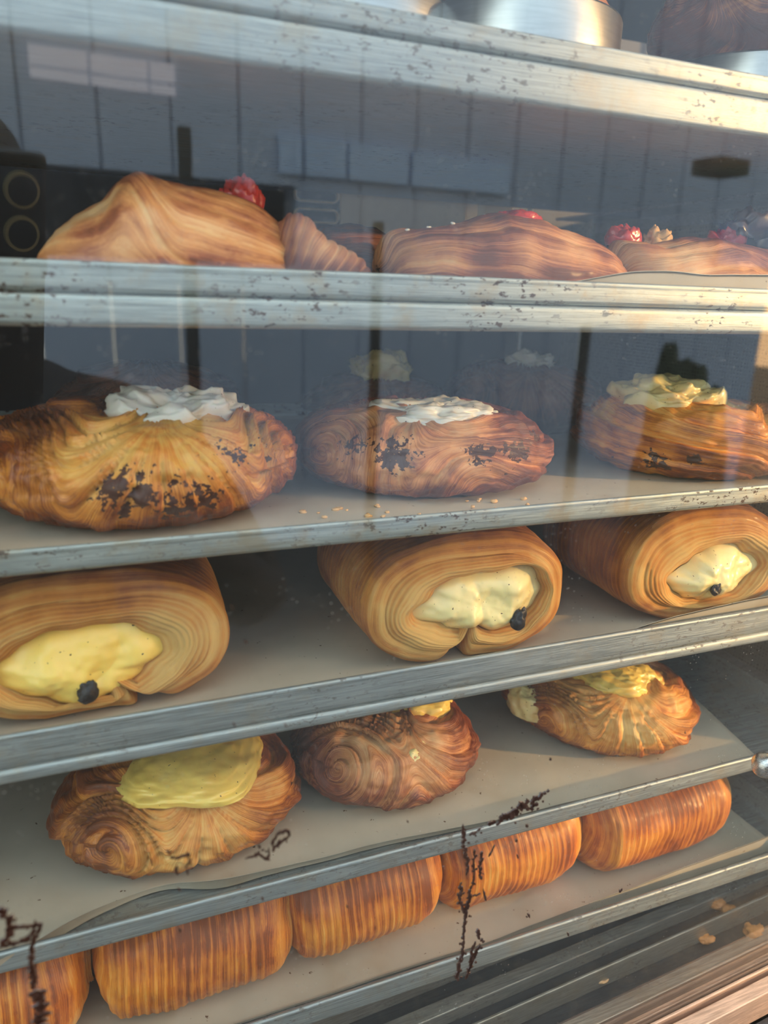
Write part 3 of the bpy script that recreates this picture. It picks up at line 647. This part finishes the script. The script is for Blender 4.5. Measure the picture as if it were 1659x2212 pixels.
# ------------------------------------------------------------------ sliding door: glass, bottom frame, tracks
def glass_mat():
    m = Mat('door_glass'); o = m.obj()
    ge = m.n('ShaderNodeNewGeometry'); dp_ = m.n('ShaderNodeVectorMath', operation='DOT_PRODUCT'); m.l(ge.outputs['Incoming'], dp_.inputs[0]); m.l(ge.outputs['Normal'], dp_.inputs[1])
    gr = m.math('POWER', m.math('SUBTRACT', 1.0, m.math('ABSOLUTE', dp_.outputs['Value']), clamp=True), 5.0)
    fr = m.math('ADD', 0.042, m.math('MULTIPLY', gr, 0.95))       # Schlick, the same from either side of the pane
    tr = m.n('ShaderNodeBsdfTransparent'); tr.inputs[0].default_value = (0.985, 0.995, 0.99, 1)
    gl = m.n('ShaderNodeBsdfGlossy'); gl.inputs['Roughness'].default_value = 0.0; gl.inputs[0].default_value = (1, 1, 1, 1)
    mx_ = m.n('ShaderNodeMixShader'); m.l(fr, mx_.inputs[0]); m.l(tr.outputs[0], mx_.inputs[1]); m.l(gl.outputs[0], mx_.inputs[2])
    # dust: a thin film plus specks
    sp = m.n('ShaderNodeTexVoronoi'); m.l(o, sp.inputs['Vector']); sp.inputs['Scale'].default_value = 480
    spk = m.math('MULTIPLY', m.math('LESS_THAN', sp.outputs['Distance'], 0.11), m.range(m.noise(o, 60, 3), 0.5, 0.62))
    film = m.math('MULTIPLY', m.range(m.noise(m.scale(o, (1, 1, .45)), 14, 5), 0.35, 0.8), 0.010)
    streak = m.math('MULTIPLY', m.range(m.noise(m.scale(o, (1, 1, .08)), 90, 3), 0.5, 0.8), 0.006)
    fac = m.math('ADD', m.math('ADD', film, streak), m.math('ADD', 0.007, m.math('MULTIPLY', spk, 0.35)), clamp=True)
    df = m.n('ShaderNodeBsdfDiffuse'); df.inputs[0].default_value = (0.85, 0.82, 0.75, 1)
    tl = m.n('ShaderNodeBsdfTranslucent'); tl.inputs[0].default_value = (0.7, 0.65, 0.6, 1)
    ad = m.n('ShaderNodeMixShader'); ad.inputs[0].default_value = 0.35; m.l(df.outputs[0], ad.inputs[1]); m.l(tl.outputs[0], ad.inputs[2])
    m2 = m.n('ShaderNodeMixShader'); m.l(fac, m2.inputs[0]); m.l(mx_.outputs[0], m2.inputs[1]); m.l(ad.outputs[0], m2.inputs[2])
    m.l(m2.outputs[0], m.out.inputs[0]); return m.m
M_GLASS = glass_mat()
dr = empty('door_1', (0, 0, 0)); dr['kind'] = 'structure'
b = MB(); b.box((-0.24, 0.0, -0.462), (0.95, 0.004, 0.32), G); b.build('glass_pane', M_GLASS, dr)
b = MB(); zt_ = -0.4575
b.box((-0.24, -0.0130, zt_ - 0.020), (0.95, -0.0048, zt_ - .001), G); b.box((-0.24, -0.0050, zt_ - 0.022), (0.95, -0.0018, zt_ - 0.009), G)
b.box((-0.24, -0.0020, zt_ - 0.022), (0.95, -0.0002, zt_), G)
b.box((-0.24, 0.0045, zt_ - 0.020), (0.95, 0.0075, zt_ - .003), G)
M_SILL = metal_mat('sill_metal', base=(0.62, 0.42, 0.30), rough=0.4, stain=0.2, metal=0.4)
b.build('bottom_frame', M_SILL, dr, bevel=.0006)
b = MB(); b.box((-0.26, -0.055, -0.70), (0.97, -0.014, -0.478), G); o = b.build('trim_1', M_DKMET); struct(o)
tr_ = empty('trim_2', (0, 0, 0)); tr_['kind'] = 'structure'
b = MB(); b.box((-0.26, -0.013, -0.515), (0.97, 0.135, -0.502), G); b.build('track_bed', M_DKMET, tr_)
for (y0, y1, h) in ((0.014, 0.017, .020), (0.030, 0.036, .012), (0.036, 0.044, .004), (0.056, 0.058, .016), (0.074, 0.083, .010), (0.098, 0.1, .013), (0.1, 0.116, .003)):
    b = MB(); b.box((-0.26, y0, -0.502), (0.97, y1, -0.502 + h), G); b.build('track_rib', M_TRACK, tr_, bevel=.0006)
random.seed(4)
M_PEEL = flat('orange_peel', (0.75, 0.30, 0.08), 0.5, 0, 0.3, 200)
for i, (px, py, r0, lab) in enumerate(((1548, 1948, .0050, 'orange flake by the track, upper one'), (1575, 1965, .0042, 'orange flake by the track, just right of the upper one'), (1527, 2025, .0040, 'orange flake by the track, lowest and leftmost'),
                               (1628, 2008, .0055, 'orange flake by the track, nearest the right edge'), (1295, 2110, .0042, 'dull brown crumb in the bottom track'))):
    q = on_z(px, py, -0.497); tag(blob('pastry_flake', M_PEEL if i < 4 else M_ROSE, None, r0 * 1.3, r0, r0 * .55, (q[0], q[1], -.4985), i, 24, 14, rough=.6), lab, 'crumb', 'flakes fallen in the tracks')
# knob added to catch the sun, standing in for a glint
q = on_glass(1650, 1655, 0.011)
t = tag(empty('glint_knob', tuple(q)), 'small polished knob added on the glass to make a sun glint at the right edge', 'added knob')
b = MB(); b.tube((0, 0, 0), tuple(-GN * 0.0068), 0.003, 20); b.build('knob_stem', M_CHROME, t, True)
blob('knob_head', M_CHROME, t, .0065, .0065, .0065, (0, 0, 0), 1, 48, 32, rough=.02)

# crumbs on the paper
random.seed(9)
for i in range(46):
    if i < 22: px, py = random.uniform(640, 760), random.uniform(1085, 1118)
    else: px, py = random.uniform(700, 1250), random.uniform(1075, 1115)
    q = on_z(px, py, F2 + .002); r0 = random.uniform(.0005, .0014)
    if q[1] < .012 or q[1] > .045: continue
    tag(blob('pastry_crumb', M_CRUMB, None, r0 * 1.4, r0, r0 * .7, (q[0], q[1], F2 + .0016), i, 12, 8, rough=.5), 'tiny golden pastry crumb on the paper of the chocolate bun pan', 'crumb', 'golden crumbs before the chocolate buns')

# ------------------------------------------------------------------ chocolate smears on the glass
def smear(label, strokes, seed):
    """strokes: lists of (px, py, width px)"""
    rnd = random.Random(seed); b = MB()
    def blot(px, py, wx, wy, ang=0.0):
        n = 14; c = on_glass(px, py, -0.0004); e1 = GU; e2 = np.array([0, 0, 1.0]); sc = (GD / (ray(px, py) @ GN)) / FPX * 1.0
        sc = np.linalg.norm(c - CAM) / FPX
        ph0 = [rnd.uniform(0.6, 1.25) for _ in range(n)]; v = []
        for layer, (k, off) in enumerate(((1.0, 0.0), (0.8, -.0005))):
            for i in range(n):
                a = 2 * math.pi * i / n; x = math.cos(a) * wx * ph0[i] * k; y = math.sin(a) * wy * ph0[i] * k
                X = x * math.cos(ang) - y * math.sin(ang); Y = x * math.sin(ang) + y * math.cos(ang)
                v.append(tuple(c + (e1 * X + e2 * Y) * sc + GN * off))
        b.add(v, [(i, (i + 1) % n, n + (i + 1) % n, n + i) for i in range(n)] + [tuple(range(n, 2 * n)), tuple(range(n))[::-1]])
    for st in strokes:
        for (p, q) in zip(st[:-1], st[1:]):
            L = math.hypot(q[0] - p[0], q[1] - p[1]); k = max(1, int(L / 5)); ang = -math.atan2(q[1] - p[1], q[0] - p[0])
            for i in range(k):
                s = i / k; w = p[2] * (1 - s) + q[2] * s
                if rnd.random() < .1: continue
                if rnd.random() < .4 and w > 2.5: blot(p[0] + (q[0] - p[0]) * s + rnd.uniform(-2, 2) * w, p[1] + (q[1] - p[1]) * s + rnd.uniform(-2, 2) * w, rnd.uniform(1.5, 4), rnd.uniform(1.2, 3), rnd.uniform(0, 3))
                blot(p[0] + (q[0] - p[0]) * s + rnd.uniform(-w, w) * .55, p[1] + (q[1] - p[1]) * s + rnd.uniform(-w, w) * .35, rnd.uniform(4, 8), max(1.6, w * rnd.uniform(.5, 1.0)), ang)
    o = b.build('chocolate_smear', M_CHOC)
    return tag(o, label, 'smear', 'chocolate smears on the glass')
smear('dark chocolate drip running down the glass over the lower pans at right of centre', [
    [(1000, 1785, 4), (1000, 1830, 9), (1010, 1860, 4), (1008, 1890, 2)], [(1050, 1780, 7), (1075, 1775, 7), (1100, 1755, 8), (1140, 1735, 12), (1175, 1715, 8), (1185, 1705, 3)],
    [(1090, 1765, 10), (1130, 1750, 12), (1165, 1735, 6)], [(1025, 1840, 3), (1022, 1900, 3), (1010, 1950, 6), (1002, 2010, 4), (998, 2060, 4), (985, 2110, 6), (990, 2120, 3)],
    [(995, 1915, 5), (995, 1945, 6), (1004, 1975, 3)], [(1042, 1840, 6), (1036, 1870, 4), (1038, 1900, 3)], [(1030, 2010, 5), (1040, 2035, 4), (1020, 2070, 5), (1005, 2110, 5)], [(1015, 1935, 3), (1035, 1930, 2)],
    [(1025, 2030, 3), (1015, 2080, 4), (1006, 2115, 3)], [(1020, 1800, 4), (1040, 1790, 4)], [(1045, 1925, 2), (1048, 1945, 3)], [(1065, 1830, 2), (1055, 1850, 2)]], 3)
smear('ring-shaped chocolate smear low on the glass before the front left custard bun', [[(362, 1838, 3), (370, 1850, 4), (385, 1852, 3), (405, 1845, 3), (410, 1860, 3), (400, 1875, 2)], [(378, 1878, 3), (384, 1890, 4)], [(405, 1880, 2), (406, 1892, 2)], [(383, 1915, 3), (388, 1926, 2)]], 5)
smear('looped chocolate smear on the glass right of the front left custard bun', [[(535, 1852, 2), (560, 1845, 3), (578, 1858, 3), (582, 1830, 3), (600, 1800, 5), (622, 1790, 4), (625, 1805, 3), (600, 1825, 4)], [(558, 1822, 4), (562, 1836, 4)], [(590, 1835, 3), (606, 1812, 4)]], 7)
smear('thick chocolate drip running off the bottom of the picture at far left', [[(0, 1965, 8), (25, 1990, 9), (20, 2020, 7), (0, 2040, 6)], [(20, 2005, 6), (60, 2000, 5), (88, 1995, 4), (85, 2010, 3), (72, 2035, 5), (65, 2080, 7), (72, 2120, 7), (85, 2145, 13), (88, 2180, 14), (84, 2212, 13), (84, 2240, 12)], [(72, 2010, 5), (60, 2030, 5), (0, 2045, 3)], [(75, 1990, 3), (70, 2030, 2)]], 9)
for k, (px, py, w) in enumerate(((566, 1940, 3), (388, 2008, 4), (751, 1957, 2), (1136, 1785, 5), (1116, 1814, 3), (1117, 1850, 2), (712, 1640, 2), (1187, 1640, 3), (880, 1774, 2), (1338, 1924, 3), (1143, 1978, 3), (1245, 1986, 2), (886, 2066, 3), (1226, 2018, 2), (500, 1310, 2), (530, 1385, 3), (505, 1565, 2), (617, 1566, 2))):
    smear('isolated tiny dark speck on the glass', [[(px, py, w), (px + 1, py + 3, w)]], 20 + k)['group'] = 'dark specks on the glass'

# ------------------------------------------------------------------ the street mirrored in the glass
GZ = -1.52
FD = 4.0
def facade_frame(p): 
    # (along, distance behind the photographer's side of the door, z)
    return tuple(GP * np.array([1, 1, 0]) + GU * p[0] - GN * p[1] + np.array([0, 0, p[2]]))
FB = FD - GD
M_BOARD = flat('painted_board', (0.46, 0.55, 0.72), 0.7, 0, 0.08, 2)
M_DKFILL = flat('dark_fill', (0.02, 0.022, 0.025), 0.7)
M_PANE = flat('sky_tint_window', (0.50, 0.66, 1.0), 0.4)  # sky reflection in the panes painted as diffuse blue
m_ = Mat('glowing_fascia'); e_ = m_.n('ShaderNodeEmission'); e_.inputs[0].default_value = (0.85, 0.88, 1, 1); e_.inputs[1].default_value = 1.9; m_.l(e_.outputs[0], m_.out.inputs[0]); M_FASC = m_.m  # pale fascia bars given an added glow to read brighter
def zat(px, py): return street(px, py, FD)[2]
def uat(px, py): return (street(px, py, FD) - GP) @ GU
bw = 0.33; k0 = uat(205, 200)
xs = [k0 + i * bw for i in range(-9, 14)]
zl = zat(300, 372)
b = MB()
for x in xs: b.box((x + .012, FB, zl), (x + bw, FB + .05, 3.6), facade_frame)
b.box((xs[0], FB + .03, zl), (xs[-1] + bw, FB + .2, 3.6), facade_frame)
b.box((uat(640, 400), FB, GZ), (xs[-1] + bw, FB + .2, zl), facade_frame)
for i, x in enumerate(xs):
    b.box((x + .012, FB - .01, GZ), (x + bw, FB + .02, zat(300, 560)), facade_frame) if x < uat(640, 400) else b.box((x + .012, FB - .01, GZ), (x + bw, FB + .01, zl), facade_frame)
struct(b.build('wall_opposite', M_BOARD))
b = MB(); b.box((xs[0], FB + .22, zat(300, 565) - .1), (uat(640, 400) + .1, FB + .26, zl + .1), facade_frame); tag(b.build('dark_fill', M_DKFILL), 'black panel standing in for a dark opening in the boarded wall across the street, mirrored in the glass', 'dark panel')  # near-black panel paints the darkness of the wall opening
for (x0, y0, x1, y1, lab) in ((600, 255, 650, 345, 0), (656, 255, 745, 345, 0), (751, 255, 880, 345, 0), (890, 262, 1100, 345, 0)):
    b = MB(); b.box((uat(x0, 300), FB - .03, zat(300, y1)), (uat(x1, 300), FB - .005, zat(300, y0)), facade_frame)
    o = struct(b.build('window_1', M_PANE))
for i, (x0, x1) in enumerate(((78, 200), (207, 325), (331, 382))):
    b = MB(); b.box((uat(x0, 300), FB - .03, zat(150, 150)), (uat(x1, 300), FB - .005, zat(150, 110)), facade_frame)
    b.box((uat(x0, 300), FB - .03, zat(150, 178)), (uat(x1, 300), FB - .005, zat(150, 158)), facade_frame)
    tag(b.build('glow_bar', M_FASC), ['leftmost', 'middle', 'rightmost and narrowest'][i] + ' of three white fascia bars with added glow, mirrored high in the glass', 'glowing bar', 'glowing bars mirrored at top left')
# ground
M_ASPH = flat('asphalt', (0.055, 0.055, 0.055), 0.9, 0, 0.3, 8)
b = MB(); b.box((-14, -14, GZ - .1), (16, 3, GZ)); struct(b.build('floor', M_ASPH))
# dark posts
for (px, top, bot, w, dist, lab) in ((397, 275, 800, 28, 3.6, 'dark post mirrored in the glass through the large peaked pastry'), (1268, 700, 1300, 30, 2.2, 'dark bollard mirrored in the glass left of the rightmost buns'), (818, 480, 640, 26, 3.0, 'dark stub post mirrored between the eye-level pastries')):
    p = street(px, top, dist); r0 = w / 2 / FPX * dist
    b = MB(); b.tube((p[0], p[1], GZ), (p[0], p[1], p[2]), r0, 18); tag(b.build('street_post', M_DKFILL, smooth=False), lab, 'post', 'dark posts mirrored in the glass')
# dark bush and sky-tinted pane beyond
M_BUSH = flat('dark_leaves', (0.02, 0.035, 0.015), 0.8, 0, 0.5, 10)
p = street(1470, 980, 2.6); p2 = street(1470, 835, 2.6)
o = tag(blob('street_bush', M_BUSH, None, .22, .22, (p2[2] - GZ) / 1.05, (p[0], p[1], GZ), 5, 120, 60, rough=.15, spiky=.1), 'dark rounded bush mirrored in the glass over the rightmost bun', 'bush')
p = street(1555, 380, 3.4)
b = MB(); b.box((-.12, -.1, 0), (.12, .1, street(1555, 345, 3.4)[2] - p[2])); o = b.build('dark_box_planter', M_BUSH, off=tuple(p)); 
tag(o, 'dark green box hung on the wall across the street, mirrored at top right', 'planter')
b = MB(); b.box((uat(1560, 440), FB - .06, zat(300, 500)), (uat(1660, 440) + .1, FB - .02, zat(300, 385)), facade_frame); struct(b.build('window_2', M_PANE))

# ------------------------------------------------------------------ phone and photographer, seen only mirrored
M_PHONE = flat('phone_body', (0.03, 0.025, 0.02), 0.3, 0.3, 0.2, 50, 0.5); M_LENS = flat('lens_glass', (0.01, 0.012, 0.014), 0.05, 0, 0.1, 50, 1.0)
M_GOLDR = flat('lens_ring', (0.85, 0.72, 0.35), 0.4, 0.3)
ph = bpy.data.objects.new('mobile_phone', None); link(ph); ph.matrix_world = cam.matrix_world.copy(); tag(ph, 'dark mobile phone with ringed lenses mirrored at the left edge', 'phone')
b = MB(); b.box((-0.066, -0.095, 0.004), (0.014, 0.058, 0.012)); b.build('phone_body', M_PHONE, ph, bevel=.003)
for (x, y) in ((0, .0205), (0, .041)):
    b = MB(); b.tube((x, y, 0.004), (x, y, 0.0015), .0085, 32); o = b.build('camera_lens', M_GOLDR, ph)
    b = MB(); b.tube((x, y, 0.002), (x, y, 0.0012), .0070, 32); b.build('lens_glass', M_LENS, o)
def person():
    fx = -GN; base = CAM - GN * 0.42 - GU * 0.07
    def L(a, f, z): return tuple(base + GU * a - GN * f + np.array([0, 0, z]))
    V = [(0, .05, -.62, .15), (0, .05, -.42, .14), (0, .05, -.25, .16), (0, .04, -.17, .10), (0, .03, -.09, .055),            # pelvis, waist, chest, collar, neck
         (0, .0, -.02, .075), (0, .0, .055, .068),                                                                                    # head
         (-.19, .04, -.17, .062), (-.27, -.05, -.36, .047), (-.13, -.33, -.17, .033), (-.09, -.395, -.09, .026),                      # left arm
         (.19, .04, -.17, .062), (.30, -.02, -.38, .047), (.16, -.28, -.20, .033), (.07, -.385, -.13, .026),                          # right arm
         (-.10, .05, -.72, .10), (-.11, .05, -1.06, .07), (-.12, .07, -1.40, .045), (-.12, -.06, -1.425, .035),
         (.10, .05, -.72, .10), (.11, .05, -1.06, .07), (.12, .07, -1.40, .045), (.12, -.06, -1.425, .035)]
    E = [(0, 1), (1, 2), (2, 3), (3, 4), (4, 5), (5, 6), (3, 7), (7, 8), (8, 9), (9, 10), (3, 11), (11, 12), (12, 13), (13, 14), (0, 15), (15, 16), (16, 17), (17, 18), (0, 19), (19, 20), (20, 21), (21, 22)]
    for w, s in ((10, -1), (14, 1)):
        bx, bf, bz = V[w][:3]
        for k in range(4):
            i = len(V); dz = .030 - k * .018
            V += [(bx + s * .004, bf - .028, bz + dz + .012, .009), (bx - s * .012, bf - .042, bz + dz + .018, .008), (bx - s * .030, bf - .040, bz + dz + .020 - (.004 if k in (0, 3) else 0), .007)]
            E += [(w, i), (i, i + 1), (i + 1, i + 2)]
        i = len(V); V += [(bx + s * .012, bf - .008, bz + .040, .010), (bx - s * .006, bf - .010, bz + .062, .008)]; E += [(w, i), (i, i + 1)]
    me = bpy.data.meshes.new('person'); me.from_pydata([L(*v[:3]) for v in V], E, []); me.materials.append(flat('skin_and_coat', (0.030, 0.028, 0.03), 0.8))
    o = link(bpy.data.objects.new('person', me))
    m = o.modifiers.new('skin', 'SKIN'); m.use_smooth_shade = True
    for i, v in enumerate(V): me.skin_vertices[0].data[i].radius = (v[3], v[3])
    me.skin_vertices[0].data[0].use_root = True
    s = o.modifiers.new('sub', 'SUBSURF'); s.levels = 1; s.render_levels = 2
    tag(o, 'person in dark clothes holding up a phone, mirrored faintly at left', 'person')
    hb = base + np.array([0, 0, 0.035]) - GN * 0.015
    h = blob('hair', flat('hair', (0.02, 0.014, 0.01), 0.6), None, .095, .10, .115, tuple(hb), 2, 60, 40, rough=.05)
    h.parent = o
person()
